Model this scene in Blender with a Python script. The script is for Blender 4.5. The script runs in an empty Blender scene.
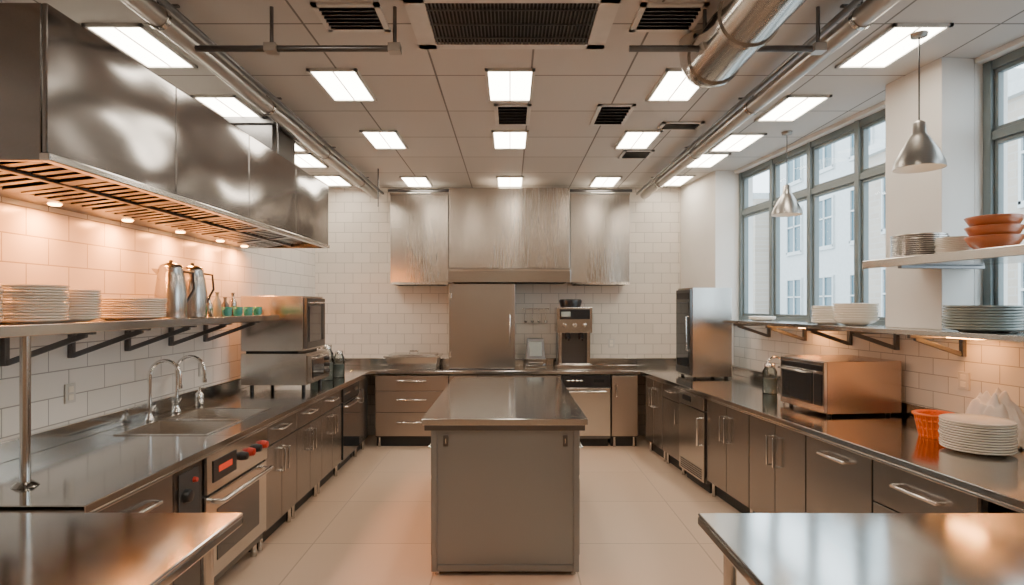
import bpy, bmesh, math, random
from mathutils import Vector, Matrix, noise
random.seed(4)
scene = bpy.context.scene

# ------------------------------------------------------------------ materials
def new_mat(name):
    m = bpy.data.materials.new(name); m.use_nodes = True
    nt = m.node_tree
    return m, nt, nt.nodes['Principled BSDF']

def plain(name, col, rough=0.5, metal=0.0, noise_amt=0.06, nscale=8, emit=None, es=0.0, coat=0.0):
    m, nt, p = new_mat(name)
    tc = nt.nodes.new('ShaderNodeTexCoord'); n = nt.nodes.new('ShaderNodeTexNoise')
    n.inputs['Scale'].default_value = nscale; n.inputs['Detail'].default_value = 4
    nt.links.new(tc.outputs['Object'], n.inputs['Vector'])
    r = nt.nodes.new('ShaderNodeValToRGB')
    r.color_ramp.elements[0].position = 0.3; r.color_ramp.elements[1].position = 0.7
    c0 = [max(0, c*(1-noise_amt)) for c in col]; c1 = [min(1, c*(1+noise_amt)) for c in col]
    r.color_ramp.elements[0].color = (*c0, 1); r.color_ramp.elements[1].color = (*c1, 1)
    nt.links.new(n.outputs['Fac'], r.inputs['Fac']); nt.links.new(r.outputs['Color'], p.inputs['Base Color'])
    p.inputs['Roughness'].default_value = rough; p.inputs['Metallic'].default_value = metal
    p.inputs['Coat Weight'].default_value = coat
    if emit:
        p.inputs['Emission Color'].default_value = (*emit, 1); p.inputs['Emission Strength'].default_value = es
    return m

def steel(name, col=(0.58,0.56,0.535), rough=0.18, grain=(1.5,45,45), metal=1.0, wav=0.12, rvar=0.04, wscale=(1,1,1), wdist=0.03, tv=0.03):
    m, nt, p = new_mat(name)
    tc = nt.nodes.new('ShaderNodeTexCoord')
    mp = nt.nodes.new('ShaderNodeMapping'); mp.inputs['Scale'].default_value = grain
    nt.links.new(tc.outputs['Object'], mp.inputs['Vector'])
    n = nt.nodes.new('ShaderNodeTexNoise'); n.inputs['Scale'].default_value = 3; n.inputs['Detail'].default_value = 5
    nt.links.new(mp.outputs['Vector'], n.inputs['Vector'])
    mp2 = nt.nodes.new('ShaderNodeMapping'); mp2.inputs['Scale'].default_value = wscale
    nt.links.new(tc.outputs['Object'], mp2.inputs['Vector'])
    n2 = nt.nodes.new('ShaderNodeTexNoise'); n2.inputs['Scale'].default_value = 1.7; n2.inputs['Detail'].default_value = 1
    nt.links.new(mp2.outputs['Vector'], n2.inputs['Vector'])
    mr = nt.nodes.new('ShaderNodeMapRange')
    mr.inputs['To Min'].default_value = max(0.03, rough-rvar); mr.inputs['To Max'].default_value = rough+rvar
    ad = nt.nodes.new('ShaderNodeMath'); ad.operation = 'MULTIPLY_ADD'; ad.inputs[1].default_value = 0.5
    nt.links.new(n.outputs['Fac'], ad.inputs[0])
    ml = nt.nodes.new('ShaderNodeMath'); ml.operation = 'MULTIPLY'; ml.inputs[1].default_value = 0.5
    nt.links.new(n2.outputs['Fac'], ml.inputs[0]); nt.links.new(ml.outputs[0], ad.inputs[2])
    nt.links.new(ad.outputs[0], mr.inputs['Value']); nt.links.new(mr.outputs['Result'], p.inputs['Roughness'])
    b2 = nt.nodes.new('ShaderNodeBump'); b2.inputs['Strength'].default_value = wav; b2.inputs['Distance'].default_value = wdist
    nt.links.new(n2.outputs['Fac'], b2.inputs['Height'])
    nt.links.new(b2.outputs['Normal'], p.inputs['Normal'])
    rc = nt.nodes.new('ShaderNodeValToRGB'); rc.color_ramp.elements[0].position=0.3; rc.color_ramp.elements[1].position=0.7
    rc.color_ramp.elements[0].color=(*[c*(1-tv) for c in col],1); rc.color_ramp.elements[1].color=(*[min(1,c*(1+tv)) for c in col],1)
    nt.links.new(n.outputs['Fac'], rc.inputs['Fac']); nt.links.new(rc.outputs['Color'], p.inputs['Base Color'])
    p.inputs['Metallic'].default_value = metal
    return m

def tiles(name, c1, c2, mortar, w, h, ms, axes='XZ', offset=0.5, rough=0.25, bump=0.3, shift=(0,0)):
    m, nt, p = new_mat(name)
    tc = nt.nodes.new('ShaderNodeTexCoord'); sp = nt.nodes.new('ShaderNodeSeparateXYZ'); cb = nt.nodes.new('ShaderNodeCombineXYZ')
    nt.links.new(tc.outputs['Object'], sp.inputs[0])
    nt.links.new(sp.outputs[axes[0]], cb.inputs['X']); nt.links.new(sp.outputs[axes[1]], cb.inputs['Y'])
    mp = nt.nodes.new('ShaderNodeMapping'); mp.inputs['Location'].default_value = (shift[0], shift[1], 0)
    nt.links.new(cb.outputs[0], mp.inputs['Vector'])
    br = nt.nodes.new('ShaderNodeTexBrick'); br.offset = offset
    br.inputs['Scale'].default_value = 1; br.inputs['Brick Width'].default_value = w; br.inputs['Row Height'].default_value = h
    br.inputs['Mortar Size'].default_value = ms; br.inputs['Mortar Smooth'].default_value = 0.2; br.inputs['Bias'].default_value = 0
    br.inputs['Color1'].default_value = (*c1,1); br.inputs['Color2'].default_value = (*c2,1); br.inputs['Mortar'].default_value = (*mortar,1)
    nt.links.new(mp.outputs[0], br.inputs['Vector']); nt.links.new(br.outputs['Color'], p.inputs['Base Color'])
    b = nt.nodes.new('ShaderNodeBump'); b.invert = True; b.inputs['Strength'].default_value = bump; b.inputs['Distance'].default_value = 0.004
    nt.links.new(br.outputs['Fac'], b.inputs['Height']); nt.links.new(b.outputs['Normal'], p.inputs['Normal'])
    mr = nt.nodes.new('ShaderNodeMapRange'); mr.inputs['To Min'].default_value = rough; mr.inputs['To Max'].default_value = 0.8
    nt.links.new(br.outputs['Fac'], mr.inputs['Value']); nt.links.new(mr.outputs['Result'], p.inputs['Roughness'])
    return m

STEEL = steel('brushed_steel')  # slight warm tint in the base colour stands in for warm reflections
STEELV = steel('brushed_steel_vertical', col=(0.52,0.50,0.475), grain=(45,45,1.5), rough=0.24, wav=0.5, wscale=(0.8,0.8,0.2), wdist=0.06)
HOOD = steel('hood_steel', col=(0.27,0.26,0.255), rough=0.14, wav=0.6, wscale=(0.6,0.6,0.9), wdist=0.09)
HOODB = steel('range_hood_steel', col=(0.60,0.545,0.49), rough=0.27, grain=(45,45,1.5), wav=0.8, wscale=(0.75,0.75,0.10), wdist=0.12, rvar=0.02, tv=0.02)
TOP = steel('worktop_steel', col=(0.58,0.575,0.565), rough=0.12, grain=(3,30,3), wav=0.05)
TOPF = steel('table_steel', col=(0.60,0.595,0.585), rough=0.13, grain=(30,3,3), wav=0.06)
DKSTEEL = steel('dark_steel', col=(0.16,0.16,0.165), rough=0.3)
FILT = steel('baffle_steel', col=(0.15,0.14,0.135), rough=0.22, wav=0)
WARMREFL = steel('warm_reflection_steel', col=(0.60,0.45,0.35), rough=0.24, wav=0.3, tv=0.01)  # microwave body: warm copper reflection put into the base colour
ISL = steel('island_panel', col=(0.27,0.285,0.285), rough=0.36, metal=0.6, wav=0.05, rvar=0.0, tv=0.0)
CAB = steel('cabinet_front', col=(0.30,0.28,0.265), rough=0.27, metal=0.9, grain=(9,9,9), wav=0.2, rvar=0.0, wscale=(1,1,0.2), tv=0.0)
CABW = steel('drawer_front_warm', col=(0.46,0.39,0.335), rough=0.30, metal=0.9, grain=(9,9,9), wav=0.1, rvar=0.0, tv=0.0)
CARC = plain('cabinet_carcass', (0.06,0.06,0.06), 0.5, 0.3)
CHROME = steel('chrome', col=(0.80,0.785,0.76), rough=0.12, rvar=0.04, wav=0)
BLACK = plain('black_plastic', (0.015,0.015,0.017), 0.3)
GLASSD = plain('dark_glass', (0.02,0.024,0.028), 0.06, coat=0.5)
KICK = plain('toe_kick', (0.03,0.03,0.03), 0.5)
CHINA = plain('white_china', (0.86,0.79,0.69), 0.25, noise_amt=0.02, coat=0.3)
CHINAG = plain('grey_china', (0.32,0.37,0.355), 0.22, noise_amt=0.04, coat=0.3)
COPPER = plain('terracotta_glaze', (0.48,0.13,0.04), 0.3, coat=0.4)
ORANGE = plain('orange_plastic', (0.88,0.17,0.012), 0.4)
TEAL = plain('teal_glaze', (0.04,0.28,0.28), 0.25)
CLOTH = plain('white_cloth', (0.84,0.80,0.75), 0.9)
RED = plain('red_knob', (0.50,0.03,0.015), 0.35)
REDLED = plain('red_led', (0.5,0.02,0.01), 0.3, emit=(1,0.1,0.03), es=0.4)
FRAME = plain('window_frame_paint', (0.15,0.18,0.185), 0.4)
PLASTER = plain('white_plaster', (0.76,0.735,0.70), 0.75, noise_amt=0.03, nscale=3)
NEARW = plain('painted_wall', (0.48,0.37,0.27), 0.8)
WHITEP = plain('vent_white', (0.62,0.59,0.55), 0.5)
DARKIN = plain('vent_dark', (0.015,0.015,0.015), 0.8)
PIPE = plain('painted_pipe', (0.42,0.39,0.36), 0.3, 0.6)
LAMP = plain('lamp_diffuser', (0.9,0.88,0.82), 0.5, emit=(1.0,0.89,0.73), es=18.5)
BULB = plain('warm_bulb', (1,0.7,0.4), 0.5, emit=(1.0,0.40,0.11), es=40)
BULBP = plain('pendant_bulb', (1,0.8,0.6), 0.5, emit=(1.0,0.75,0.5), es=5)
ALU = steel('spun_aluminium', col=(0.34,0.315,0.29), rough=0.32)
TILEL = tiles('subway_tile_left', (0.83,0.79,0.74),(0.77,0.73,0.685),(0.36,0.34,0.32), 0.30,0.145,0.0035)
TILEB = tiles('wall_tile_back', (0.76,0.70,0.63),(0.70,0.645,0.58),(0.42,0.385,0.35), 0.22,0.13,0.0035)
TILER = tiles('subway_tile_right', (0.78,0.735,0.68),(0.72,0.675,0.62),(0.36,0.34,0.32), 0.24,0.11,0.003)
CEIL = tiles('ceiling_tile', (0.56,0.525,0.49),(0.53,0.495,0.46),(0.20,0.185,0.17), 0.62,0.72,0.007, axes='XY', offset=0, rough=0.6, shift=(0.31,0.1))
FLOOR = tiles('floor_tile', (0.74,0.55,0.41),(0.71,0.525,0.39),(0.42,0.31,0.23), 0.9,0.9,0.006, axes='XY', offset=0, rough=0.18, bump=0.1)
FACADE = tiles('facade_brick', (0.48,0.41,0.34),(0.43,0.36,0.30),(0.46,0.42,0.38), 0.5,0.2,0.02, axes='YZ', rough=0.8)
FACADE2 = plain('facade_stone', (0.55,0.57,0.57), 0.8)
EXTG = plain('exterior_window_glass', (0.06,0.12,0.15), 0.15)
ASPH = plain('street', (0.30,0.30,0.30), 0.9)

def glass_mat(name, tint=(1,1,1), fac=0.10):
    m = bpy.data.materials.new(name); m.use_nodes = True; nt = m.node_tree; nt.nodes.clear()
    o = nt.nodes.new('ShaderNodeOutputMaterial'); mx = nt.nodes.new('ShaderNodeMixShader')
    t = nt.nodes.new('ShaderNodeBsdfTransparent'); g = nt.nodes.new('ShaderNodeBsdfGlossy')
    t.inputs['Color'].default_value = (*tint,1); g.inputs['Roughness'].default_value = 0.03
    lw = nt.nodes.new('ShaderNodeLayerWeight'); lw.inputs['Blend'].default_value = fac
    nt.links.new(lw.outputs['Fresnel'], mx.inputs[0]); nt.links.new(t.outputs[0], mx.inputs[1]); nt.links.new(g.outputs[0], mx.inputs[2])
    nt.links.new(mx.outputs[0], o.inputs['Surface'])
    return m
PANE = glass_mat('window_pane', (0.92,0.98,0.98), 0.12)
JARG = glass_mat('jar_glass', (0.80,0.84,0.82), 0.35)

# ------------------------------------------------------------------ frames
I4 = Matrix.Identity(4)
LEFT = Matrix.Translation((-2.5,0,0)) @ Matrix.Rotation(math.radians(90),4,'Z')
BACK = Matrix.Translation((0,7.7,0))
TH = math.radians(-83.93)
RIGHT = Matrix.Translation((2.4,7.7,0)) @ Matrix.Rotation(TH,4,'Z')

# ------------------------------------------------------------------ builder
class B:
    def __init__(s, name, frame=I4, bevel=0.0):
        s.name=name; s.frame=frame; s.bevel=bevel; s.bm=bmesh.new(); s.mats=[]
    def mi(s, m):
        if m not in s.mats: s.mats.append(m)
        return s.mats.index(m)
    def add(s, vs, fs, mat, smooth=False, xf=None):
        k=s.mi(mat)
        bv=[s.bm.verts.new((xf @ Vector(v)) if xf else v) for v in vs]
        for f in fs:
            try:
                fc=s.bm.faces.new([bv[i] for i in f]); fc.material_index=k; fc.smooth=smooth
            except ValueError: pass
    def hexa(s, vs, mat, xf=None):
        s.add(vs, [(0,1,2,3),(4,7,6,5),(0,4,5,1),(1,5,6,2),(2,6,7,3),(3,7,4,0)], mat, False, xf)
    def box(s,x0,x1,y0,y1,z0,z1,mat,xf=None):
        s.hexa([(x0,y0,z0),(x1,y0,z0),(x1,y1,z0),(x0,y1,z0),(x0,y0,z1),(x1,y0,z1),(x1,y1,z1),(x0,y1,z1)],mat,xf)
    def prism(s,pts,z0,z1,mat):
        n=len(pts); vs=[(p[0],p[1],z0) for p in pts]+[(p[0],p[1],z1) for p in pts]
        s.add(vs,[tuple(range(n)),tuple(range(n,2*n))]+[(i,(i+1)%n,n+(i+1)%n,n+i) for i in range(n)],mat)
    def prismx(s,pts,x0,x1,mat):
        n=len(pts); vs=[(x0,p[0],p[1]) for p in pts]+[(x1,p[0],p[1]) for p in pts]
        s.add(vs,[tuple(range(n)),tuple(range(n,2*n))]+[(i,(i+1)%n,n+(i+1)%n,n+i) for i in range(n)],mat)
    def tube(s,pts,r,mat,seg=12,caps=True):
        pts=[Vector(p) for p in pts]; n=len(pts)
        rr = r if isinstance(r,(list,tuple)) else [r]*n
        rings=[]; prev=None
        for i,p in enumerate(pts):
            t=(pts[min(i+1,n-1)]-pts[max(i-1,0)]).normalized()
            if prev is None:
                a=Vector((0,0,1)) if abs(t.z)<0.9 else Vector((1,0,0))
                u=t.cross(a).normalized()
            else:
                u=(prev-t*prev.dot(t)).normalized()
            prev=u; w=t.cross(u)
            rings.append([p+(u*math.cos(2*math.pi*k/seg)+w*math.sin(2*math.pi*k/seg))*rr[i] for k in range(seg)])
        vs=[v for rg in rings for v in rg]
        fs=[(i*seg+k,i*seg+(k+1)%seg,(i+1)*seg+(k+1)%seg,(i+1)*seg+k) for i in range(n-1) for k in range(seg)]
        s.add(vs,fs,mat,True)
        if caps:
            s.add(rings[0],[tuple(range(seg))],mat); s.add(rings[-1],[tuple(range(seg))],mat)
    def lathe(s,prof,c,mat,seg=32,xf=None):
        vs=[];n=len(prof)
        for r,z in prof:
            for k in range(seg):
                a=2*math.pi*k/seg; vs.append((c[0]+max(r,1e-4)*math.cos(a),c[1]+max(r,1e-4)*math.sin(a),c[2]+z))
        fs=[(i*seg+k,i*seg+(k+1)%seg,(i+1)*seg+(k+1)%seg,(i+1)*seg+k) for i in range(n-1) for k in range(seg)]
        s.add(vs,fs,mat,True,xf)
    def done(s, recalc=True):
        if recalc: bmesh.ops.recalc_face_normals(s.bm, faces=s.bm.faces[:])
        co=[v.co for v in s.bm.verts]
        mn=Vector([min(c[i] for c in co) for i in range(3)]); mx=Vector([max(c[i] for c in co) for i in range(3)])
        o=Vector(((mn.x+mx.x)/2,(mn.y+mx.y)/2,mn.z))
        for v in s.bm.verts: v.co-=o
        me=bpy.data.meshes.new(s.name); s.bm.to_mesh(me); s.bm.free()
        for m in s.mats: me.materials.append(m)
        ob=bpy.data.objects.new(s.name,me); scene.collection.objects.link(ob)
        ob.matrix_world=s.frame @ Matrix.Translation(o)
        if s.bevel>0:
            md=ob.modifiers.new('bevel','BEVEL'); md.width=s.bevel; md.segments=2; md.limit_method='ANGLE'; md.angle_limit=math.radians(50)
        return ob

def handle_h(b,xa,xb,y,z,mat=CHROME,r=0.008):
    b.tube([(xa,y,z),(xa,y-0.035,z),(xb,y-0.035,z),(xb,y,z)],r,mat,8)
def handle_v(b,x,y,za,zb,mat=CHROME,r=0.008):
    b.tube([(x,y,za),(x,y-0.035,za),(x,y-0.035,zb),(x,y,zb)],r,mat,8)

def cabinet(name,frame,x0,x1,depth,kind,mat=CAB,ztop=0.845):
    b=B(name,frame,0.003); g=0.004; yf=-depth
    b.box(x0+0.002,x1-0.002,yf+0.022,-0.03,0.12,0.72,CARC)
    b.box(x0+0.002,x1-0.002,yf+0.022,yf+0.05,0.70,ztop,CARC)
    b.box(x0+0.002,x1-0.002,yf+0.08,-0.08,0.0,0.12,KICK)
    for lx in (x0+0.04,x1-0.04):
        b.tube([(lx,yf+0.05,0.0),(lx,yf+0.05,0.13)],0.018,STEEL,10)
    def panel(a,c,z0,z1):
        b.box(a+g,c-g,yf,yf+0.02,z0+g,z1-g,mat)
    xm=(x0+x1)/2
    if kind=='door1':
        panel(x0,x1,0.13,ztop); handle_v(b,x0+0.05,yf,0.60,0.74)
    elif kind=='door2':
        panel(x0,xm,0.13,ztop); panel(xm,x1,0.13,ztop); handle_v(b,xm-0.04,yf,0.55,0.75); handle_v(b,xm+0.04,yf,0.55,0.75)
    elif kind=='drawer_door':
        panel(x0,x1,0.70,ztop); handle_h(b,xm-0.07,xm+0.07,yf,0.79)
        panel(x0,x1,0.13,0.70); handle_v(b,x1-0.05,yf,0.5,0.64)
    elif kind=='drawer_door2':
        panel(x0,x1,0.70,ztop); handle_h(b,xm-0.09,xm+0.09,yf,0.79)
        panel(x0,xm,0.13,0.70); panel(xm,x1,0.13,0.70); handle_v(b,xm-0.04,yf,0.48,0.64); handle_v(b,xm+0.04,yf,0.48,0.64)
    elif kind=='drawers':
        for z0,z1 in ((0.13,0.41),(0.41,0.66),(0.66,ztop)):
            panel(x0,x1,z0,z1); zz=(z0+z1)/2+0.03; w=(x1-x0)*0.2
            handle_h(b,xm-w,xm+w,yf,zz)
    elif kind=='top_drawer':
        panel(x0,x1,0.62,ztop); w=(x1-x0)*0.22; handle_h(b,xm-w,xm+w,yf,0.755,r=0.011)
        panel(x0,x1,0.13,0.62); handle_h(b,xm-w,xm+w,yf,0.53,r=0.011)
    elif kind=='tall_door':
        panel(x0,x1,0.13,ztop); w=(x1-x0)*0.2; handle_h(b,xm-w,xm+w,yf,0.775,r=0.011)
    return b.done()

# ------------------------------------------------------------------ room shell
ZC=3.17
def rp(u,v): 
    w=RIGHT @ Vector((u,-v,0)); return (w.x,w.y)
YN=-1.2
un=(7.7-YN)/math.cos(math.radians(6.07))
b=B('floor'); b.prism([(-2.7,7.9),(2.6,7.9),(rp(un,-0.2)[0],YN-0.1),(-2.7,YN-0.1)],-0.1,0,FLOOR); b.done()
b=B('ceiling'); b.prism([(-2.7,7.9),(2.6,7.9),(rp(un,-0.25)[0],YN-0.1),(-2.7,YN-0.1)],ZC,ZC+0.1,CEIL); b.done()
b=B('wall_left',LEFT); b.box(YN,7.7,0,0.15,0,ZC,TILEL); b.done()
b=B('wall_back',BACK); b.box(-2.65,2.58,0,0.15,0,ZC,TILEB); b.done()
b=B('wall_front'); b.box(-2.6,3.6,YN-0.15,YN,0,ZC,NEARW); b.done()
SILL=1.5; HEAD=3.14
b=B('wall_right',RIGHT)
b.box(0,un,0.0,0.22,0,SILL-0.04,TILER)
b.box(0,un,0.0,0.22,HEAD,ZC,PLASTER)
b.box(0,1.0,0,0.22,SILL-0.04,HEAD,PLASTER)
b.box(3.6,4.07,0,0.22,SILL-0.04,HEAD,PLASTER)
b.box(6.4,un,0,0.22,SILL-0.04,HEAD,PLASTER)
b.done()
RZ=1.52
b=B('wall_pilaster',RIGHT,0.004); b.box(3.6,4.07,-0.22,-0.001,RZ+0.001,ZC,PLASTER); b.done()
b=B('wall_pilaster',RIGHT,0.004); b.box(0.0,1.0,-0.22,-0.001,1.0,ZC,PLASTER); b.done()
b=B('trim_1',RIGHT,0.003); b.box(1.0,3.6,-0.03,0.21,SILL-0.04,SILL-0.012,PLASTER); b.done()
b=B('trim_2',RIGHT,0.003); b.box(4.07,6.4,-0.03,0.21,SILL-0.04,SILL-0.012,PLASTER); b.done()

def window(name,u0,u1,n):
    b=B(name,RIGHT,0.004); y0,y1=0.06,0.13; t=0.055
    b.box(u0,u1,y0,y1,SILL-0.01,SILL+t,FRAME); b.box(u0,u1,y0,y1,HEAD-t,HEAD,FRAME)
    zt=2.66
    b.box(u0,u1,y0,y1,zt,zt+t,FRAME)
    for i in range(n+1):
        x=u0+(u1-u0-t)*i/n; b.box(x,x+t,y0-0.01,y1+0.01,SILL,HEAD,FRAME)
    for i in range(n):
        xa=u0+(u1-u0-t)*i/n+t; xb=u0+(u1-u0-t)*(i+1)/n
        for z0,z1 in ((SILL+t,zt),(zt+t,HEAD-t)):
            s=0.025
            b.box(xa,xa+s,y0+0.015,y1-0.015,z0,z1,FRAME); b.box(xb-s,xb,y0+0.015,y1-0.015,z0,z1,FRAME)
            b.box(xa,xb,y0+0.015,y1-0.015,z0,z0+s,FRAME); b.box(xa,xb,y0+0.015,y1-0.015,z1-s,z1,FRAME)
            b.add([(xa+s,0.095,z0+s),(xb-s,0.095,z0+s),(xb-s,0.095,z1-s),(xa+s,0.095,z1-s)],[(0,1,2,3)],PANE)
    return b.done()
window('window_1',1.0,3.6,4)
window('window_2',4.07,6.4,3)

# ------------------------------------------------------------------ exterior
def building(name,x,y0,y1,h,mat,fl=3.2,wy=2.6):
    b=B(name); b.box(x,x+6,y0,y1,-0.3,h,mat)
    y=y0+0.9
    while y+1.3<y1:
        z=0.9
        while z+1.9<h:
            b.box(x-0.02,x+0.05,y,y+1.3,z,z+1.9,EXTG)
            for (ya,yb,za,zb) in ((y-0.08,y,z-0.08,z+1.98),(y+1.3,y+1.38,z-0.08,z+1.98),(y,y+1.3,z+1.9,z+1.98),(y-0.1,y+1.4,z-0.16,z),(y+0.62,y+0.68,z,z+1.9),(y,y+1.3,z+1.1,z+1.16)):
                b.box(x-0.08,x,ya,yb,za,zb,FACADE2)
            z+=fl
        y+=wy
    b.box(x-0.2,x+6,y0,y1,h,h+0.3,FACADE2)
    return b.done()
building('street_building',12,4.0,20.5,6.6,FACADE)
building('street_building',13,20.6,30,9.5,FACADE2)
building('street_building',12.3,30.1,46,7,FACADE)
b=B('street_ground'); b.box(3.7,40,-10,60,-0.4,-0.31,ASPH); b.done()

# ------------------------------------------------------------------ worktops
ZT=0.9
D=0.87; xa,xb=2.3,6.995
sx0,sx1,sv0,sv1=3.55,4.45,0.18,0.70
z0=ZT-0.035
b=B('worktop',LEFT,0.003)
b.box(xa,sx0,-D,-0.002,z0,ZT,TOP); b.box(sx1,xb,-D,-0.002,z0,ZT,TOP)
b.box(sx0,sx1,-sv0,-0.002,z0,ZT,TOP); b.box(sx0,sx1,-D,-sv1,z0,ZT,TOP)
b.box(xa,xb,-D,-D+0.012,ZT-0.05,z0,TOP)
b.done()
b=B('double_sink',LEFT)
xm=(sx0+sx1)/2; b.box(xm-0.025,xm+0.025,-sv1,-sv0,z0,ZT+0.003,STEEL)
for a,c in ((sx0,xm-0.025),(xm+0.025,sx1)):
    zb=ZT-0.16; i=0.03
    b.add([(a,-sv1,ZT),(c,-sv1,ZT),(c,-sv0,ZT),(a,-sv0,ZT),(a+i,-sv1+i,zb),(c-i,-sv1+i,zb),(c-i,-sv0-i,zb),(a+i,-sv0-i,zb)],
          [(0,1,5,4),(1,2,6,5),(2,3,7,6),(3,0,4,7),(4,5,6,7)],STEEL)
    b.lathe([(0.0,0.003),(0.035,0.003),(0.045,0.006)],((a+c)/2,-(sv0+sv1)/2,zb),CHROME,20)
    b.box(a-0.01,c+0.01,-sv1-0.02,-sv1,ZT,ZT+0.006,CHROME); b.box(a-0.01,c+0.01,-sv0,-sv0+0.02,ZT,ZT+0.006,CHROME)
    b.box(a-0.015,a,-sv1,-sv0,ZT,ZT+0.006,CHROME); b.box(c,c+0.015,-sv1,-sv0,ZT,ZT+0.006,CHROME)
b.done(False)
b=B('trim_3',LEFT,0.003); b.box(xa,xb,-0.03,-0.002,ZT,ZT+0.1,TOP); b.done()
b=B('worktop',I4,0.003); b.prism([(-2.498,7.698),(2.398,7.698),(2.47,7.0),(-2.498,7.0)],z0,ZT,TOP); b.done()
b=B('trim_4',I4,0.003); b.box(-2.46,2.18,7.67,7.698,ZT,ZT+0.09,TOP); b.done()
b=B('worktop',RIGHT,0.003); b.prism([(0.712,-0.002),(5.35,-0.002),(5.35,-0.95),(0.613,-0.95)],z0,ZT,TOP)
b.box(0.63,5.35,-0.95,-0.938,ZT-0.05,z0,TOP); b.done()
b=B('trim_5',RIGHT,0.003); b.box(1.01,5.35,-0.03,-0.002,ZT,ZT+0.09,TOP); b.done()

# ------------------------------------------------------------------ base cabinets
DL=0.845
cabinet('base_cabinet',LEFT,2.36,2.95,DL,'top_drawer')
b=B('gas_control_panel',LEFT,0.003); b.box(2.955,3.23,-DL,-0.1,0.1,0.845,DKSTEEL); b.box(2.99,3.2,-DL-0.006,-DL,0.5,0.82,CARC)
b.lathe([(0.0,0.03),(0.03,0.03),(0.035,0.0)],(0,0,0),BLACK,20,Matrix.Translation((3.05,-DL-0.006,0.70))@Matrix.Rotation(math.pi/2,4,'X'))
b.lathe([(0.0,0.02),(0.012,0.02),(0.015,0.0)],(0,0,0),RED,16,Matrix.Translation((3.13,-DL-0.006,0.76))@Matrix.Rotation(math.pi/2,4,'X'))
b.box(2.99,3.19,-DL+0.05,-0.2,0.0,0.1,KICK); b.done()
b=B('undercounter_oven',LEFT,0.004); x0,x1=3.24,4.04
b.box(x0,x1,-DL+0.01,-0.1,0.1,0.70,DKSTEEL); b.box(x0,x1,-DL-0.02,-DL+0.03,0.64,0.848,STEEL)
b.box(x0,x1,-DL-0.015,-DL+0.01,0.16,0.625,STEEL); b.box(x0+0.12,x1-0.12,-DL-0.018,-DL-0.012,0.24,0.53,GLASSD)
b.box(x0+0.06,x0+0.34,-DL-0.025,-DL-0.018,0.69,0.81,BLACK); b.box(x0+0.12,x0+0.28,-DL-0.028,-DL-0.024,0.735,0.77,REDLED)
for k in range(4):
    b.lathe([(0.0,0.035),(0.022,0.035),(0.028,0.0)],(0,0,0),RED if k%2 else BLACK,20,Matrix.Translation((x0+0.42+0.1*k,-DL-0.02,0.75))@Matrix.Rotation(math.pi/2,4,'X'))
b.tube([(x0+0.06,-DL-0.015,0.59),(x0+0.06,-DL-0.075,0.59),(x1-0.06,-DL-0.075,0.59),(x1-0.06,-DL-0.015,0.59)],0.015,CHROME,12)
for lx in (x0+0.05,x1-0.05):
    for ly in (-DL+0.05,-0.2): b.tube([(lx,ly,0),(lx,ly,0.12)],0.02,STEEL,10)
b.done()
for a,c in ((4.05,4.66),(4.66,5.28),(5.28,5.9)): cabinet('base_cabinet',LEFT,a,c,DL,'drawer_door2')
def dishwasher(frame,x0,x1,dep,front):
    b=B('dishwasher',frame,0.004)
    b.box(x0,x1,-dep+0.02,-0.08,0.1,0.845,DKSTEEL); b.box(x0+0.004,x1-0.004,-dep-0.012,-dep+0.02,0.14,0.70,front)
    b.box(x0+0.004,x1-0.004,-dep-0.012,-dep+0.02,0.71,0.845,BLACK)
    for k in range(4): b.box(x0+0.06+k*0.05,x0+0.09+k*0.05,-dep-0.016,-dep-0.01,0.775,0.79,CHROME)
    b.box(x1-0.2,x1-0.08,-dep-0.016,-dep-0.01,0.765,0.80,GLASSD)
    handle_h(b,x0+0.06,x1-0.06,-dep-0.012,0.66,r=0.01)
    b.box(x0+0.02,x1-0.02,-dep+0.08,-0.15,0,0.1,KICK); return b.done()
dishwasher(LEFT,5.91,6.55,DL,GLASSD)
cabinet('base_cabinet',LEFT,6.56,6.98,DL,'door1')
cabinet('drawer_cabinet',BACK,-1.58,-0.72,0.675,'drawers',CABW)
cabinet('base_cabinet',BACK,-0.715,-0.05,0.675,'door2',CABW)
cabinet('base_cabinet',BACK,-0.045,0.60,0.675,'door2',CABW)
dishwasher(BACK,0.61,1.18,0.675,STEEL)
cabinet('base_cabinet',BACK,1.19,1.50,0.675,'door1',CABW)
DR=0.925
cabinet('base_cabinet',RIGHT,0.72,1.25,DR,'door2'); cabinet('base_cabinet',RIGHT,1.255,1.75,DR,'drawer_door')
b=B('undercounter_refrigerator',RIGHT,0.004); x0,x1=1.76,2.33
b.box(x0,x1,-DR+0.01,-0.1,0.09,0.845,DKSTEEL); b.box(x0+0.004,x1-0.004,-DR-0.02,-DR+0.01,0.1,0.72,STEELV); b.box(x0+0.004,x1-0.004,-DR-0.02,-DR+0.01,0.73,0.845,STEELV)
b.box(x0+0.1,x0+0.28,-DR-0.024,-DR-0.018,0.77,0.82,BLACK); handle_v(b,x1-0.06,-DR-0.02,0.42,0.66,r=0.011)
for i in range(5): b.box(x0+0.05,x1-0.05,-DR-0.024,-DR-0.02,0.12+i*0.02,0.13+i*0.02,BLACK)
b.box(x0+0.03,x1-0.03,-DR+0.05,-0.15,0,0.09,KICK); b.done()
cabinet('base_cabinet',RIGHT,2.345,3.08,DR,'door2'); cabinet('base_cabinet',RIGHT,3.085,3.80,DR,'door2')
cabinet('base_cabinet',RIGHT,3.805,4.40,DR,'tall_door'); cabinet('base_cabinet',RIGHT,4.405,5.05,DR,'top_drawer')

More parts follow.
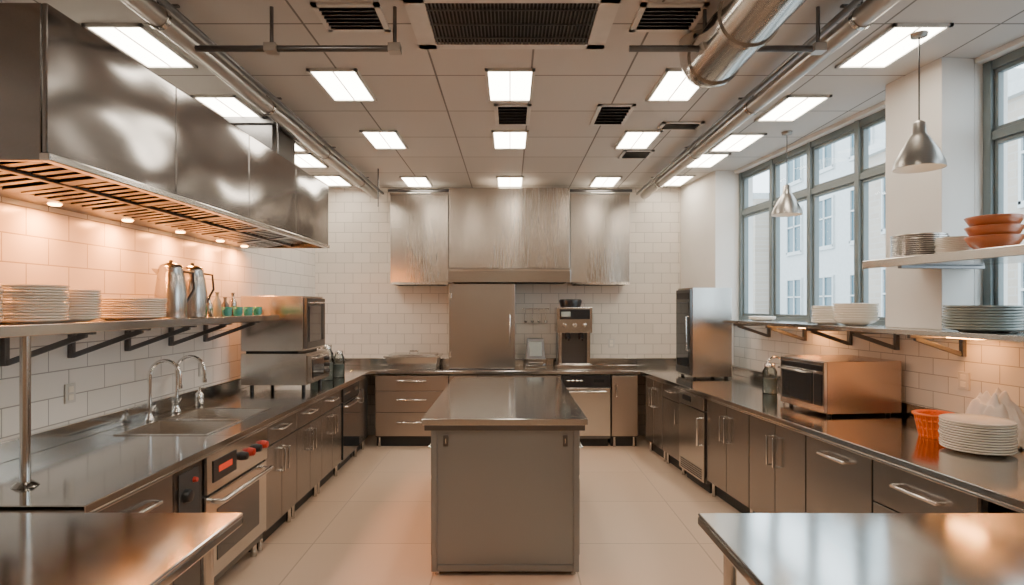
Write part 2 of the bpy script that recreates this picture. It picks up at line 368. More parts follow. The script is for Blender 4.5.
# ------------------------------------------------------------------ island
b=B('kitchen_island',I4,0.004)
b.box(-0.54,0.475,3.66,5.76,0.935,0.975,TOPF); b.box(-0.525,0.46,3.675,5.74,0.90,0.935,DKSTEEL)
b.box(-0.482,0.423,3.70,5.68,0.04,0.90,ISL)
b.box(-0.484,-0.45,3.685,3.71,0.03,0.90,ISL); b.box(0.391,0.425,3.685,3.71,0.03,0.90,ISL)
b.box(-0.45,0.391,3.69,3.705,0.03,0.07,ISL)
for lx in (-0.45,0.39):
    for ly in (3.73,5.62): b.tube([(lx,ly,0),(lx,ly,0.04)],0.018,STEEL,12)
for lx in (-0.41,0.325):
    b.box(lx,lx+0.03,3.687,3.70,0.80,0.87,DKSTEEL); b.tube([(lx+0.015,3.685,0.82),(lx+0.015,3.685,0.85)],0.006,CHROME,8)
for s,xx in ((-1,-0.482),(1,0.423)):
    for k in range(3):
        ya=3.77+k*0.63; b.box(min(xx,xx+s*0.015),max(xx,xx+s*0.015),ya,ya+0.60,0.60,0.88,ISL); b.box(min(xx,xx+s*0.015),max(xx,xx+s*0.015),ya,ya+0.60,0.10,0.58,ISL)
        xo=xx+s*0.015
        b.tube([(xo,ya+0.14,0.74),(xo+s*0.03,ya+0.14,0.74),(xo+s*0.03,ya+0.44,0.74),(xo,ya+0.44,0.74)],0.008,CHROME,8)
b.done()

# ------------------------------------------------------------------ foreground tables
def prep_table(name,x0,x1,y0,y1,legs):
    b=B(name,I4,0.006)
    b.box(x0,x1,y0,y1,ZT-0.012,ZT,TOPF)
    b.box(x0,x1,y1-0.015,y1,ZT-0.045,ZT-0.012,TOPF); b.box(x0,x1,y0,y0+0.015,ZT-0.045,ZT-0.012,TOPF)
    b.box(x0,x0+0.015,y0,y1,ZT-0.045,ZT-0.012,TOPF); b.box(x1-0.015,x1,y0,y1,ZT-0.045,ZT-0.012,TOPF)
    b.box(x0+0.06,x1-0.06,y0+0.06,y1-0.06,0.20,0.22,STEEL)
    for lx in legs:
        for ly in (y0+0.07,y1-0.07):
            b.tube([(lx,ly,0.0),(lx,ly,ZT-0.012)],0.022,STEEL,14); b.tube([(lx,ly,0),(lx,ly,0.05)],0.028,DKSTEEL,14)
    return b.done()
prep_table('prep_table',-2.48,-0.99,1.05,2.23,(-2.40,-1.09))
prep_table('prep_table',0.695,2.7,1.05,2.225,(0.79,2.62))

# ------------------------------------------------------------------ left canopy hood
b=B('canopy_hood',LEFT,0.004)
hx0,hx1=2.2,5.62; hv=0.80; hz0,hz1=2.2,2.78
nseg=4
for i in range(nseg):
    a=hx0+(hx1-hx0)*i/nseg; c=hx0+(hx1-hx0)*(i+1)/nseg
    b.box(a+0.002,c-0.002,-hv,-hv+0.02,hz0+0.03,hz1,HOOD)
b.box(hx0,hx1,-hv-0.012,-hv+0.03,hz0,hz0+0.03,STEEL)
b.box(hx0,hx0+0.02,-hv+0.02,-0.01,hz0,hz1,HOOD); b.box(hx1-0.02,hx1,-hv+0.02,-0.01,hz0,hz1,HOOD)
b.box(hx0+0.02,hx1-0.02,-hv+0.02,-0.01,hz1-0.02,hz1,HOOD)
b.box(hx0+0.02,hx1-0.02,-0.20,-0.01,2.2,2.23,DKSTEEL)
b.box(hx0+0.02,hx1-0.02,-hv+0.03,-hv+0.10,2.24,2.27,DKSTEEL)
xx=hx0+0.03; k=0
ya,za,yb,zb=-hv+0.1,2.275,-0.20,2.215
while xx<hx1-0.10:
    if k%7==6: w=0.07; h=0.025; mt=DKSTEEL
    else: w=0.045; h=0.02; mt=FILT
    b.hexa([(xx,ya,za-h),(xx+w,ya,za-h),(xx+w,yb,zb-h),(xx,yb,zb-h),(xx+0.012,ya,za),(xx+w-0.012,ya,za),(xx+w-0.012,yb,zb),(xx+0.012,yb,zb)],mt)
    xx+=w+0.035; k+=1
ym=(ya+yb)/2; zm=(za+zb)/2
b.hexa([(hx0+0.03,ym-0.012,zm-0.03),(hx1-0.03,ym-0.012,zm-0.03),(hx1-0.03,ym+0.012,zm-0.033),(hx0+0.03,ym+0.012,zm-0.033),
        (hx0+0.03,ym-0.012,zm),(hx1-0.03,ym-0.012,zm),(hx1-0.03,ym+0.012,zm-0.003),(hx0+0.03,ym+0.012,zm-0.003)],DKSTEEL)
b.box(hx0+0.02,hx1-0.02,-hv+0.1,-0.20,2.30,2.32,DARKIN)
lamps=[2.55,3.15,3.75,4.35,4.95,5.4]
for lx in lamps:
    b.lathe([(0.0,-0.010),(0.025,-0.008),(0.032,0.0)],(lx,-0.11,2.2),BULB,16)
hood=b.done()
def area(name,loc,size,power,col,rot=(0,0,0),sy=None,parent=None):
    l=bpy.data.lights.new(name,'AREA'); l.energy=power; l.color=col; l.size=size
    if sy: l.shape='RECTANGLE'; l.size_y=sy
    o=bpy.data.objects.new(name,l); scene.collection.objects.link(o); o.location=loc; o.rotation_euler=rot
    if parent:
        bpy.context.view_layer.update(); o.parent=parent; o.matrix_parent_inverse=parent.matrix_world.inverted()
    return o
for lx in lamps:
    area('hood_lamp',(-2.37,lx,2.175),0.09,11,(1.0,0.33,0.07),parent=hood)
b=B('exhaust_duct',LEFT,0.004); b.box(4.75,5.25,-0.62,-0.2,2.781,3.169,DKSTEEL); b.box(4.72,5.28,-0.65,-0.17,3.1,3.14,DKSTEEL); b.done()

# ------------------------------------------------------------------ back wall hoods
def back_hood(x0,x1,y,z0,z1,lip):
    b=B('range_hood',I4,0.006)
    if lip:
        b.box(x0+0.01,x1-0.01,y,7.695,z0+0.17,z1,HOODB); b.box(x0,x1,y-0.03,7.695,z0,z0+0.165,STEEL)
        b.box(x0+0.02,x1-0.02,y-0.036,y-0.03,z0+0.13,z0+0.15,CHROME)
    else:
        b.prismx([(y,z1),(7.695,z1),(7.695,z0),(y+0.02,z0),(y,z0+0.03)],x0,x1,HOODB)
        b.box(x0-0.004,x1+0.004,y-0.004,7.69,z1-0.02,z1+0.01,STEEL)
    b.box(x0+0.05,x1-0.05,y+0.05,7.6,z0-0.006,z0,DARKIN)
    b.done()
back_hood(-0.735,0.72,7.12,1.94,3.06,True)
back_hood(-1.46,-0.755,7.32,1.92,3.03,False)
back_hood(0.74,1.46,7.32,1.92,3.03,False)
b=B('reach_in_refrigerator',I4,0.006); b.box(-0.73,0.06,7.22,7.66,ZT+0.001,1.925,DKSTEEL); b.box(-0.73,0.06,7.19,7.218,ZT+0.01,1.925,STEELV)
b.tube([(0.0,7.19,1.18),(0.0,7.15,1.18),(0.0,7.15,1.55),(0.0,7.19,1.55)],0.012,CHROME,10)
for z in (1.05,1.75): b.box(-0.735,-0.70,7.18,7.20,z,z+0.06,CHROME)
b.done()

# ------------------------------------------------------------------ ceiling services
def troffer(cx,cy,w=0.32,l=0.58):
    b=B('ceiling_light_panel')
    x0,x1,y0,y1=cx-w/2,cx+w/2,cy-l/2,cy+l/2; z=ZC-0.001
    b.box(x0,x1,y0,y0+0.02,z-0.015,z,WHITEP); b.box(x0,x1,y1-0.02,y1,z-0.015,z,WHITEP)
    b.box(x0,x0+0.02,y0,y1,z-0.015,z,WHITEP); b.box(x1-0.02,x1,y0,y1,z-0.015,z,WHITEP)
    b.box(x0+0.02,x1-0.02,y0+0.02,y1-0.02,z-0.007,z-0.001,LAMP)
    b.box(cx-0.004,cx+0.004,y0+0.02,y1-0.02,z-0.012,z-0.007,WHITEP)
    b.done()
for cy in (4.09,5.43,7.27):
    for cx in (-1.13,0.0,1.15): troffer(cx,cy)
for cy in (0.2,2.0):
    for cx in (-1.13,0.0,1.15): troffer(cx,cy)
for cy in (3.48,4.57,5.52,6.2,7.2):
    troffer(-2.12,cy)
for cx,cy in ((2.2,3.48),(2.14,4.57),(2.08,5.52),(2.02,6.2),(1.98,7.2)): troffer(cx,cy)

def vent(cx,cy,w,l,n,name='ceiling_vent',rim=0.03):
    b=B(name); x0,x1,y0,y1=cx-w/2,cx+w/2,cy-l/2,cy+l/2; z=ZC-0.001
    for q in ((x0,x1,y0,y0+rim),(x0,x1,y1-rim,y1),(x0,x0+rim,y0,y1),(x1-rim,x1,y0,y1)): b.box(*q,z-0.012,z,WHITEP)
    b.box(x0+rim,x1-rim,y0+rim,y1-rim,z-0.004,z-0.001,DARKIN)
    for i in range(n):
        yy=y0+rim+(l-2*rim)*(i+0.5)/n; t=0.006
        b.hexa([(x0+rim,yy-t,z-0.022),(x1-rim,yy-t,z-0.022),(x1-rim,yy-t+0.006,z-0.022),(x0+rim,yy-t+0.006,z-0.022),
                (x0+rim,yy+t,z-0.004),(x1-rim,yy+t,z-0.004),(x1-rim,yy+t+0.006,z-0.004),(x0+rim,yy+t+0.006,z-0.004)],DKSTEEL)
    b.done()
b=B('air_conditioning_grille'); x0,x1,y0,y1=-0.52,0.54,2.88,3.47; z=ZC-0.001
for q in ((x0,x1,y0,y0+0.06),(x0,x1,y1-0.06,y1),(x0,x0+0.10,y0,y1),(x1-0.10,x1,y0,y1)): b.box(*q,z-0.02,z,WHITEP)
b.box(x0+0.10,x1-0.10,y0+0.06,y1-0.06,z-0.006,z-0.001,DARKIN)
for i in range(44):
    xx=x0+0.11+(x1-x0-0.22)*i/43; b.box(xx-0.003,xx+0.003,y0+0.06,y1-0.06,z-0.018,z-0.008,DKSTEEL)
for i in range(3):
    yy=y0+0.06+(y1-y0-0.12)*(i+0.5)/3; b.box(x0+0.10,x1-0.10,yy-0.004,yy+0.004,z-0.019,z-0.010,DKSTEEL)
b.done()
vent(-0.82,3.12,0.34,0.3,6); vent(0.82,3.12,0.34,0.3,6)
vent(0.02,4.72,0.28,0.5,6); vent(0.80,4.72,0.28,0.5,6); vent(1.42,5.0,0.34,0.2,4); vent(1.25,5.95,0.3,0.3,5)

def ceiling_pipe(x,s):
    b=B('ceiling_pipe'); zp=3.06; b.tube([(x,0.5,zp),(x,7.6,zp)],0.05,PIPE,20)
    b.tube([(x+s*0.09,0.5,zp+0.02),(x+s*0.09,7.6,zp+0.02)],0.016,DKSTEEL,10)
    for yy in (1.6,2.9,4.2,5.5,6.8):
        b.tube([(x,yy,zp),(x,yy,ZC-0.001)],0.006,DKSTEEL,8); b.tube([(x,yy-0.015,zp),(x,yy+0.015,zp)],0.057,STEEL,20)
        b.box(min(x,x+s*0.1),max(x,x+s*0.1),yy-0.01,yy+0.01,zp+0.05,zp+0.06,DKSTEEL)
    b.done()
ceiling_pipe(-1.70,1); ceiling_pipe(1.70,-1)
for xa,xb in ((-1.58,-0.55),(0.60,1.58)):
    b=B('ceiling_conduit'); b.tube([(xa,3.02,2.96),(xb,3.02,2.96)],0.016,DKSTEEL,10)
    for q in (xa+0.38,xb-0.03): b.tube([(q,3.02,2.96),(q,3.02,ZC-0.001)],0.01,DKSTEEL,8); b.box(q-0.03,q+0.03,2.99,3.05,2.94,2.98,PIPE)
    b.done()
b=B('round_duct'); dx=1.10; dz=3.0; R=0.14
pts=[(dx,0.6,dz),(dx,3.25,dz)]
for k in range(1,9):
    a=math.pi/2*k/8; pts.append((dx,3.25+0.14*math.sin(a),dz+0.14*(1-math.cos(a))))
pts.append((dx,3.39,ZC+0.03))
b.tube(pts,R,STEEL,32)
for yy in (1.4,2.2,2.75,3.22):
    b.tube([(dx,yy,dz),(dx,yy+0.03,dz)],R+0.009,STEEL,32)
b.done()
b=B('ceiling_conduit'); b.tube([(-1.55,7.62,3.12),(1.55,7.62,3.12)],0.02,DKSTEEL,10); b.done()
b=B('ceiling_hanger_rod'); b.tube([(-1.78,4.6,ZC-0.001),(-1.78,4.6,2.80)],0.007,DKSTEEL,8); b.done()
b=B('ceiling_hanger_rod'); b.tube([(-1.45,6.6,ZC-0.001),(-1.45,6.6,2.75)],0.007,DKSTEEL,8); b.done()

# ------------------------------------------------------------------ shelves
def bracket(b,x,v,z,drop=0.17,mat=DKSTEEL):
    b.box(x-0.015,x+0.015,-0.03,-0.002,z-drop,z-0.03,mat)
    b.box(x-0.012,x+0.012,-v+0.02,-0.005,z-0.055,z-0.03,mat)
    t=0.03
    b.hexa([(x-0.01,-0.03,z-drop),(x+0.01,-0.03,z-drop),(x+0.01,-0.03,z-drop+t),(x-0.01,-0.03,z-drop+t),
            (x-0.01,-v+0.06,z-0.06-0.01),(x+0.01,-v+0.06,z-0.07),(x+0.01,-v+0.06,z-0.04),(x-0.01,-v+0.06,z-0.04)],mat)
SZ=1.58
b=B('steel_shelf',LEFT,0.003)
b.box(1.9,5.2,-0.49,-0.002,SZ-0.03,SZ,STEEL)
b.box(1.9,5.2,-0.502,-0.49,SZ-0.04,SZ+0.008,STEEL)
for x in (2.2,2.95,3.4,3.9,4.4,4.9): bracket(b,x,0.48,SZ,0.21)
b.done()
b=B('shelf_post',LEFT); b.tube([(2.55,-0.44,ZT+0.001),(2.55,-0.44,SZ-0.031)],0.02,STEEL,14); b.lathe([(0,0.02),(0.03,0.018),(0.05,0)],(2.55,-0.44,ZT+0.001),STEEL,20); b.done()
b=B('steel_shelf',RIGHT,0.003)
b.box(1.6,4.85,-0.42,-0.035,RZ-0.03,RZ,STEEL)
for x in (1.75,2.35,2.95,3.45,4.0,4.75): bracket(b,x,0.40,RZ)
b.done()
UZ=1.935
b=B('steel_shelf',RIGHT,0.003)
b.box(3.9,5.7,-0.60,-0.225,UZ-0.03,UZ,STEEL); b.box(4.075,5.7,-0.225,-0.02,UZ-0.03,UZ,STEEL)
b.box(3.9,5.7,-0.612,-0.60,UZ-0.04,UZ+0.01,STEEL)
for x in (4.12,5.2): b.box(x,x+0.03,-0.55,-0.01,UZ-0.05,UZ-0.03,DKSTEEL)
b.done()

# ------------------------------------------------------------------ crockery
E=0.001
def plates(name,frame,x,v,z,r,n,mat,dz=0.009,jit=0.003):
    b=B(name,frame); th=dz*0.62
    for i in range(n):
        jx=random.uniform(-jit,jit); jy=random.uniform(-jit,jit); h=0.018
        b.lathe([(0.0,0.003),(r*0.55,0.003),(r*0.58,0.0),(r*0.63,0.003),(r*0.9,h*0.75),(r*0.99,h),(r,h+th*0.5),(r*0.99,h+th),(r*0.9,h*0.75+th*0.8),(r*0.62,0.008),(0.0,0.008)],(x+jx,-v+jy,z+E+i*dz),mat,36)
    return b.done()
def bowls(name,frame,x,v,z,r,n,mat,dz=0.02,h=0.07):
    b=B(name,frame)
    for i in range(n):
        b.lathe([(0.0,0.004),(r*0.4,0.004),(r*0.42,0),(r*0.48,0.004),(r*0.8,h*0.45),(r,h),(r*0.97,h+0.004),(r*0.76,h*0.5+0.004),(r*0.4,0.012),(0,0.01)],(x,-v,z+E+i*dz),mat,36)
    return b.done()
plates('plate_stack',LEFT,2.80,0.24,SZ,0.165,13,CHINA,0.013)
plates('plate_stack',LEFT,2.42,0.24,SZ,0.165,12,CHINA,0.013)
plates('plate_stack',LEFT,3.13,0.20,SZ,0.14,12,CHINA,0.013)
plates('plate_stack',LEFT,3.56,0.24,SZ,0.195,9,CHINA,0.013)
plates('saucer_stack',LEFT,5.05,0.14,SZ,0.09,4,CHINAG,0.009)
def pitcher(x,v,h,r):
    b=B('steel_pitcher',LEFT); z=SZ+E
    b.lathe([(0,0),(r*0.98,0),(r,0.01),(r*1.0,h*0.45),(r*0.86,h*0.75),(r*0.74,h*0.86),(r*0.78,h*0.9),(r*0.7,h*0.95),(r*0.3,h),(0,h)],(x,-v,z),STEELV,32)
    b.lathe([(0,0.02),(0.012,0.015),(0.012,0)],(x,-v,z+h),BLACK,12)
    b.tube([(x+r*0.6,-v-r*0.5,z+h*0.85),(x+r*1.2,-v-r*0.9,z+h*0.83),(x+r*1.3,-v-r*0.95,z+h*0.55),(x+r*0.8,-v-r*0.55,z+h*0.25)],0.008,BLACK,10)
    b.hexa([(x-0.015,-v+r*0.7,z+h*0.72),(x+0.015,-v+r*0.7,z+h*0.72),(x+0.008,-v+r*1.3,z+h*0.88),(x-0.008,-v+r*1.3,z+h*0.88),
            (x-0.02,-v+r*0.5,z+h*0.88),(x+0.02,-v+r*0.5,z+h*0.88),(x+0.01,-v+r*1.3,z+h*0.9),(x-0.01,-v+r*1.3,z+h*0.9)],STEELV)
    b.done()
pitcher(4.00,0.24,0.37,0.095); pitcher(4.27,0.24,0.37,0.095)
def cup(x,v,mat,r=0.035,h=0.07):
    b=B('ceramic_cup',LEFT); b.lathe([(0,0.0),(r*0.7,0),(r*0.95,h*0.3),(r,h),(r*0.92,h),(r*0.85,h*0.3),(0,0.006)],(x,-v,SZ+E),mat,24)
    b.tube([(x-r*0.9,-v,SZ+h*0.8),(x-r*1.7,-v,SZ+h*0.7),(x-r*1.6,-v,SZ+h*0.35),(x-r*0.9,-v,SZ+h*0.25)],0.005,mat,8); b.done()
for i,x in enumerate((4.45,4.63,4.81,4.99)): cup(x,0.40,TEAL,0.036,0.075)
def bottle(frame,x,v,z,mat,r=0.03,h=0.16,name='sauce_bottle'):
    b=B(name,frame); b.lathe([(0,0),(r,0),(r,h*0.6),(r*0.4,h*0.78),(r*0.4,h*0.95),(r*0.5,h*0.95),(r*0.5,h),(0,h)],(x,-v,z+E),mat,20); b.done()
for i in range(4): bottle(LEFT,4.50+i*0.13,0.24,SZ,(STEEL,CHINAG,DKSTEEL,STEEL)[i],0.03,0.15+0.04*(i%2))
plates('saucer_stack',RIGHT,2.0,0.22,RZ,0.12,3,CHINA)
plates('plate_stack',RIGHT,3.02,0.24,RZ,0.12,10,CHINA,0.013)
bowls('bowl_stack',RIGHT,3.33,0.24,RZ,0.15,7,CHINA,0.018,0.05)
plates('plate_stack',RIGHT,4.36,0.23,RZ,0.185,9,CHINAG,0.015)
plates('plate_stack',RIGHT,4.13,0.42,UZ,0.145,11,STEEL,0.012)
plates('plate_stack',RIGHT,4.38,0.42,UZ,0.09,9,CHINA,0.010)
bowls('bowl_stack',RIGHT,4.62,0.42,UZ,0.125,3,COPPER,0.05,0.08)
bowls('bowl_stack',RIGHT,4.68,0.15,UZ,0.11,4,CHINAG,0.03,0.07)
plates('dinner_plate_stack',RIGHT,4.52,0.42,ZT,0.165,12,CHINA,0.013)
b=B('orange_basket',RIGHT); cx,cy=4.18,-0.36; zz=ZT+E
b.lathe([(0,0.0),(0.075,0),(0.075,0.006),(0,0.006)],(cx,cy,zz),ORANGE,28)
for z,r in ((0.0,0.074),(0.045,0.083),(0.09,0.093),(0.125,0.100)):
    b.lathe([(r,z),(r+0.004,z),(r+0.006,z+0.016),(r+0.001,z+0.016),(r,z)],(cx,cy,zz),ORANGE,28)
for k in range(22):
    a=2*math.pi*k/22; b.tube([(cx+0.076*math.cos(a),cy+0.076*math.sin(a),zz),(cx+0.102*math.cos(a),cy+0.102*math.sin(a),zz+0.13)],0.0055,ORANGE,6)
b.lathe([(0.100,0.125),(0.116,0.127),(0.116,0.137),(0.100,0.139),(0.100,0.125)],(cx,cy,zz),ORANGE,28)
b.lathe([(0.072,0.01),(0.094,0.125)],(cx,cy,zz),ORANGE,28)
b.done()
def cloth(frame,x,v,z,rx,ry,h,seed):
    b=B('crumpled_towel_pile',frame); N=48; vs=[]; fs=[]
    for j in range(N+1):
        for i in range(N+1):
            a=i/N*2-1; c=j/N*2-1; rr=min(1,math.sqrt(a*a+c*c))
            p=Vector((a*1.8+seed,c*1.8,seed)); n=noise.noise(p)*0.55+abs(noise.noise(p*2.0))*0.7
            zz=h*max(0,(1-rr**4))*(0.75+0.5*n); vs.append((x+a*rx*(1+0.08*noise.noise(p*3)),-v+c*ry,z+max(0.005,zz)))
    for j in range(N):
        for i in range(N):
            k=j*(N+1)+i
            if math.hypot((i+.5)/N*2-1,(j+.5)/N*2-1)<1: fs.append((k,k+1,k+N+2,k+N+1))
    b.add(vs,fs,CLOTH,True)
    o=b.done(); md=o.modifiers.new('thick','SOLIDIFY'); md.thickness=0.003
    return o
cloth(RIGHT,4.33,0.13,ZT,0.20,0.09,0.30,3.1); cloth(RIGHT,4.80,0.16,ZT,0.2,0.11,0.30,7.7)

# ------------------------------------------------------------------ appliances
def faucet(frame,x,v,z,h=0.36,reach=0.2,name='gooseneck_faucet'):
    z=z+E
    b=B(name,frame); b.lathe([(0,0),(0.032,0),(0.032,0.012),(0.02,0.03),(0.016,0.05)],(x,-v,z),CHROME,20)
    pts=[(x,-v,z+0.02),(x,-v,z+h-reach/2)]
    for k in range(1,13):
        a=math.pi*k/12; pts.append((x,-v-reach/2+math.cos(a)*reach/2,z+h-reach/2+math.sin(a)*reach/2))
    pts.append((x,-v-reach,z+h-reach/2-0.06)); b.tube(pts,0.012,CHROME,12)
    b.tube([(x,-v-reach,z+h-reach/2-0.06),(x,-v-reach,z+h-reach/2-0.085)],0.016,CHROME,12)
    b.tube([(x,-v,z+0.06),(x+0.06,-v,z+0.09)],0.007,CHROME,8); b.done()
faucet(LEFT,3.98,0.11,ZT,0.40,0.2); faucet(LEFT,4.3,0.11,ZT,0.40,0.2)
b=B('soap_dispenser',LEFT); b.lathe([(0,0),(0.03,0),(0.03,0.09),(0.01,0.11),(0.01,0.14),(0,0.14)],(4.6,-0.12,ZT+E),CHROME,20); b.tube([(4.6,-0.12,ZT+0.135),(4.6,-0.17,ZT+0.135)],0.006,CHROME,8); b.done()
b=B('countertop_oven',LEFT,0.006); x0,x1=5.3,5.86
for lx in (x0+0.05,x1-0.05):
    for ly in (-0.66,-0.2): b.tube([(lx,ly,ZT+E),(lx,ly,ZT+0.07)],0.018,BLACK,10)
b.box(x0,x1,-0.70,-0.12,ZT+0.06,ZT+0.34,STEEL); b.box(x0+0.02,x1-0.02,-0.74,-0.70,ZT+0.08,ZT+0.32,STEEL)
b.box(x0+0.05,x1-0.2,-0.746,-0.739,ZT+0.12,ZT+0.28,GLASSD)
for k in range(3): b.lathe([(0.0,0.03),(0.018,0.03),(0.022,0.0)],(0,0,0),BLACK,16,Matrix.Translation((x1-0.1,-0.74,ZT+0.14+0.06*k))@Matrix.Rotation(math.pi/2,4,'X'))
handle_h(b,x0+0.05,x1-0.2,-0.74,ZT+0.30)
b.box(x0,x1,-0.67,-0.12,ZT+0.36,ZT+0.85,STEEL); b.box(x0+0.02,x1-0.02,-0.70,-0.67,ZT+0.38,ZT+0.83,DKSTEEL)
b.box(x0+0.07,x1-0.16,-0.707,-0.699,ZT+0.44,ZT+0.76,GLASSD); b.box(x1-0.13,x1-0.04,-0.706,-0.699,ZT+0.44,ZT+0.8,BLACK)
handle_h(b,x0+0.07,x1-0.16,-0.70,ZT+0.79)
b.box(x0+0.02,x1-0.02,-0.62,-0.16,ZT+0.34,ZT+0.36,BLACK)
b.done()
def jar(frame,x,v,z,r,h,name='glass_jar'):
    z=z+E
    b=B(name,frame); b.lathe([(0,0.0),(r,0),(r,h*0.75),(r*0.7,h*0.86),(r*0.7,h*0.9)],(x,-v,z),JARG,24)
    b.lathe([(0,0.004),(r*0.9,0.004),(r*0.9,h*0.5),(0,h*0.5)],(x,-v,z),CHINAG,20)
    b.lathe([(r*0.74,h*0.88),(r*0.76,h),(0,h)],(x,-v,z),STEEL,24); b.done()
jar(LEFT,6.15,0.62,ZT,0.07,0.36); jar(LEFT,6.38,0.68,ZT,0.06,0.28); jar(LEFT,6.32,0.46,ZT,0.06,0.32)
b=B('hotel_pan',I4,0.004); x0,x1,y0,y1=-1.48,-0.86,7.12,7.5; zz=ZT+E
b.add([(x0,y0,zz+0.15),(x1,y0,zz+0.15),(x1,y1,zz+0.15),(x0,y1,zz+0.15),(x0+0.03,y0+0.03,zz),(x1-0.03,y0+0.03,zz),(x1-0.03,y1-0.03,zz),(x0+0.03,y1-0.03,zz)],[(0,1,5,4),(1,2,6,5),(2,3,7,6),(3,0,4,7),(4,5,6,7)],STEEL)
b.box(x0-0.02,x1+0.02,y0-0.02,y1+0.02,ZT+0.145,ZT+0.165,STEEL); b.box(x0+0.03,x1-0.03,y0+0.03,y1-0.03,ZT+0.165,ZT+0.18,STEEL)
b.tube([(-1.22,7.31,ZT+0.18),(-1.22,7.31,ZT+0.21),(-1.12,7.31,ZT+0.21),(-1.12,7.31,ZT+0.18)],0.008,CHROME,8); b.done()
b=B('kitchen_scale',I4,0.006); b.box(0.18,0.44,7.25,7.5,ZT+E,ZT+0.12,STEEL)
b.hexa([(0.19,7.24,ZT+0.03),(0.43,7.24,ZT+0.03),(0.43,7.5,ZT+0.03),(0.19,7.5,ZT+0.03),(0.21,7.34,ZT+0.36),(0.41,7.34,ZT+0.36),(0.41,7.48,ZT+0.36),(0.21,7.48,ZT+0.36)],DKSTEEL)
b.hexa([(0.235,7.265,ZT+0.15),(0.385,7.265,ZT+0.15),(0.385,7.29,ZT+0.15),(0.235,7.29,ZT+0.15),(0.235,7.318,ZT+0.32),(0.385,7.318,ZT+0.32),(0.385,7.34,ZT+0.32),(0.235,7.34,ZT+0.32)],CHINAG)
b.box(0.22,0.40,7.225,7.25,ZT+0.04,ZT+0.08,CHROME)
b.done()
b=B('coffee_machine',I4,0.006); x0,x1=0.56,0.98
b.box(x0,x1,7.12,7.55,ZT+E,ZT+0.06,STEEL); b.box(x0+0.02,x1-0.02,7.30,7.55,ZT+0.06,ZT+0.46,DKSTEEL); b.box(x0,x1,7.14,7.55,ZT+0.44,ZT+0.74,STEEL)
b.box(x0+0.02,x0+0.06,7.18,7.3,ZT+0.06,ZT+0.44,STEEL); b.box(x1-0.06,x1-0.02,7.18,7.3,ZT+0.06,ZT+0.44,STEEL)
b.box(x0+0.03,x1-0.03,7.133,7.141,ZT+0.6,ZT+0.72,BLACK); b.box(x0+0.05,x0+0.16,7.128,7.134,ZT+0.63,ZT+0.69,CHINAG)
for k in range(3): b.lathe([(0.0,0.03),(0.02,0.03),(0.025,0.0)],(0,0,0),CHROME,16,Matrix.Translation((x0+0.09+0.12*k,7.14,ZT+0.53))@Matrix.Rotation(math.pi/2,4,'X'))
for k in (0.13,0.29):
    b.tube([(x0+k,7.2,ZT+0.44),(x0+k,7.2,ZT+0.36)],0.035,BLACK,16); b.tube([(x0+k,7.2,ZT+0.38),(x0+k,7.06,ZT+0.36)],0.012,BLACK,10)
b.box(x0+0.03,x1-0.03,7.13,7.29,ZT+0.06,ZT+0.075,CHROME)
b.lathe([(0.12,0.0),(0.14,0.08),(0.13,0.10),(0,0.10)],(0.74,7.35,ZT+0.74),BLACK,24)
b.done()
b=B('utensil_rail',I4); b.tube([(0.16,7.67,1.62),(0.5,7.67,1.62)],0.006,CHROME,8)
for i in range(4):
    x=0.2+i*0.085; b.tube([(x,7.665,1.62),(x,7.66,1.48)],0.004,CHROME,6)
    b.lathe([(0,0),(0.018,0.008),(0.024,0.03),(0.02,0.03)],(x,7.65,1.44),STEEL,14)
for x in (0.17,0.49): b.box(x-0.006,x+0.006,7.67,7.699,1.61,1.63,CHROME)
b.done()
def outlet(frame,x,z,name='power_outlet'):
    b=B(name,frame,0.003); b.box(x-0.04,x+0.04,-0.012,-0.001,z-0.055,z+0.055,WHITEP)
    b.box(x-0.02,x+0.02,-0.016,-0.011,z-0.04,z-0.005,CHINA); b.box(x-0.02,x+0.02,-0.016,-0.011,z+0.005,z+0.04,CHINA); b.done()
outlet(BACK,1.3,1.18); outlet(LEFT,4.85,1.15); outlet(LEFT,3.4,1.17); outlet(RIGHT,2.75,1.17); outlet(RIGHT,4.0,1.2)
b=B('heated_holding_cabinet',RIGHT,0.006); x0,x1=1.02,1.42
for lx in (x0+0.04,x1-0.04):
    for ly in (-0.62,-0.28): b.tube([(lx,ly,ZT+E),(lx,ly,ZT+0.03)],0.02,BLACK,10)
b.box(x0,x1,-0.66,-0.235,ZT+0.02,1.85,STEELV); b.box(x0+0.01,x1-0.01,-0.685,-0.66,ZT+0.04,1.83,DKSTEEL); b.box(x0+0.04,x1-0.04,-0.69,-0.684,ZT+0.12,1.70,GLASSD)
b.box(x0+0.04,x1-0.04,-0.69,-0.684,1.73,1.80,BLACK); handle_v(b,x1-0.03,-0.685,1.2,1.55); b.done()
jar(RIGHT,2.45,0.40,ZT,0.06,0.26,'glass_carafe'); faucet(RIGHT,2.25,0.15,ZT,0.3,0.16)
b=B('microwave_oven',RIGHT,0.006); x0,x1=3.0,3.54; zt=ZT+0.38
for lx in (x0+0.04,x1-0.04):
    for ly in (-0.56,-0.12): b.tube([(lx,ly,ZT+E),(lx,ly,ZT+0.025)],0.016,BLACK,10)
b.box(x0,x1,-0.60,-0.05,ZT+0.02,zt,WARMREFL); b.box(x0,x1,-0.625,-0.60,ZT+0.025,zt-0.005,STEEL)
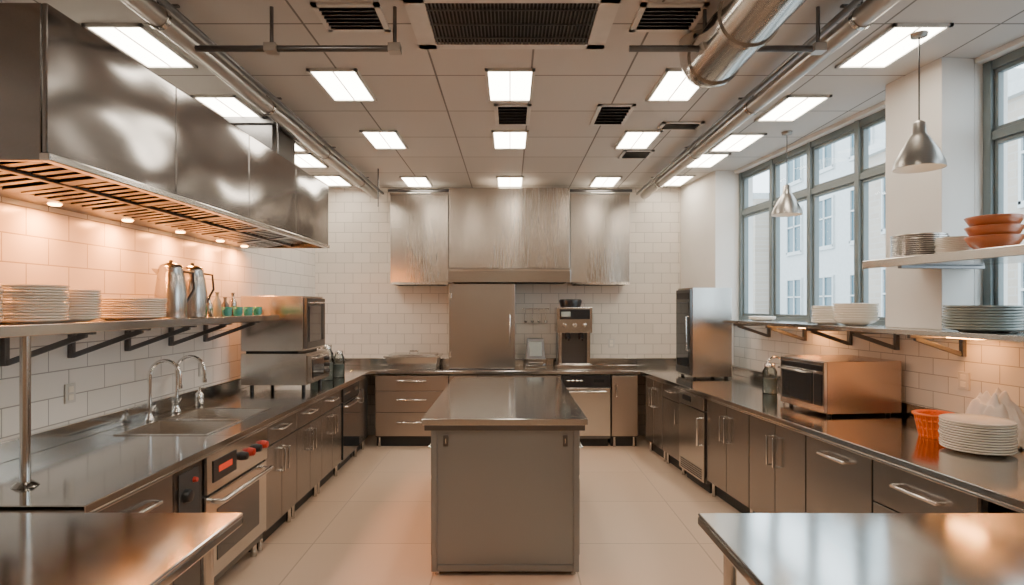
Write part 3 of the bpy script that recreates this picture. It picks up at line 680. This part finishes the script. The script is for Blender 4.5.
b.box(x0+0.03,x1-0.13,-0.63,-0.624,ZT+0.07,zt-0.09,GLASSD); b.box(x1-0.11,x1-0.02,-0.63,-0.624,ZT+0.07,zt-0.09,BLACK)
b.box(x0+0.03,x1-0.02,-0.63,-0.624,zt-0.07,zt-0.03,BLACK); handle_h(b,x0+0.04,x1-0.14,-0.63,zt-0.085)
b.done()
# ------------------------------------------------------------------ pendants
def pendant(x,y,zb):
    b=B('pendant_lamp'); R=0.125
    b.lathe([(R,0),(R*0.97,0.03),(R*0.72,0.10),(R*0.42,0.165),(0.036,0.19),(0.03,0.25),(0.012,0.265),(0.0,0.265)],(x,y,zb),ALU,36)
    b.lathe([(R*0.99,0.001),(R*0.95,0.03),(R*0.7,0.098),(R*0.4,0.16),(0.0,0.165)],(x,y,zb),WHITEP,36)
    b.lathe([(0,0.03),(0.03,0.045),(0.04,0.08),(0.025,0.12),(0.015,0.16)],(x,y,zb),BULBP,20)
    b.tube([(x,y,zb+0.26),(x,y,ZC-0.02)],0.004,BLACK,8); b.lathe([(0,-0.03),(0.04,-0.025),(0.045,-0.001)],(x,y,ZC),ALU,20)
    b.done(False)
pendant(2.25,3.3,2.42); pendant(2.40,5.2,2.45)
for u in (4.15,2.6):
    b=B('under_shelf_lamp',RIGHT,0.002); b.box(u-0.12,u+0.12,-0.17,-0.09,RZ-0.045,RZ-0.031,ALU); b.box(u-0.11,u+0.11,-0.165,-0.095,RZ-0.05,RZ-0.045,BULB); b.done()

# ------------------------------------------------------------------ world
w=bpy.data.worlds.new('World'); scene.world=w; w.use_nodes=True
bg=w.node_tree.nodes['Background']; bg.inputs['Color'].default_value=(0.80,0.91,1.0,1); bg.inputs['Strength'].default_value=5.5
# ------------------------------------------------------------------ camera
cam=bpy.data.cameras.new('camera'); co=bpy.data.objects.new('camera',cam); scene.collection.objects.link(co)
cam.sensor_width=36; cam.lens=600/1024*36; cam.shift_y=12.5/1024; cam.shift_x=2/1024
co.location=(0,0,1.67); co.rotation_euler=(math.pi/2,0,0); scene.camera=co
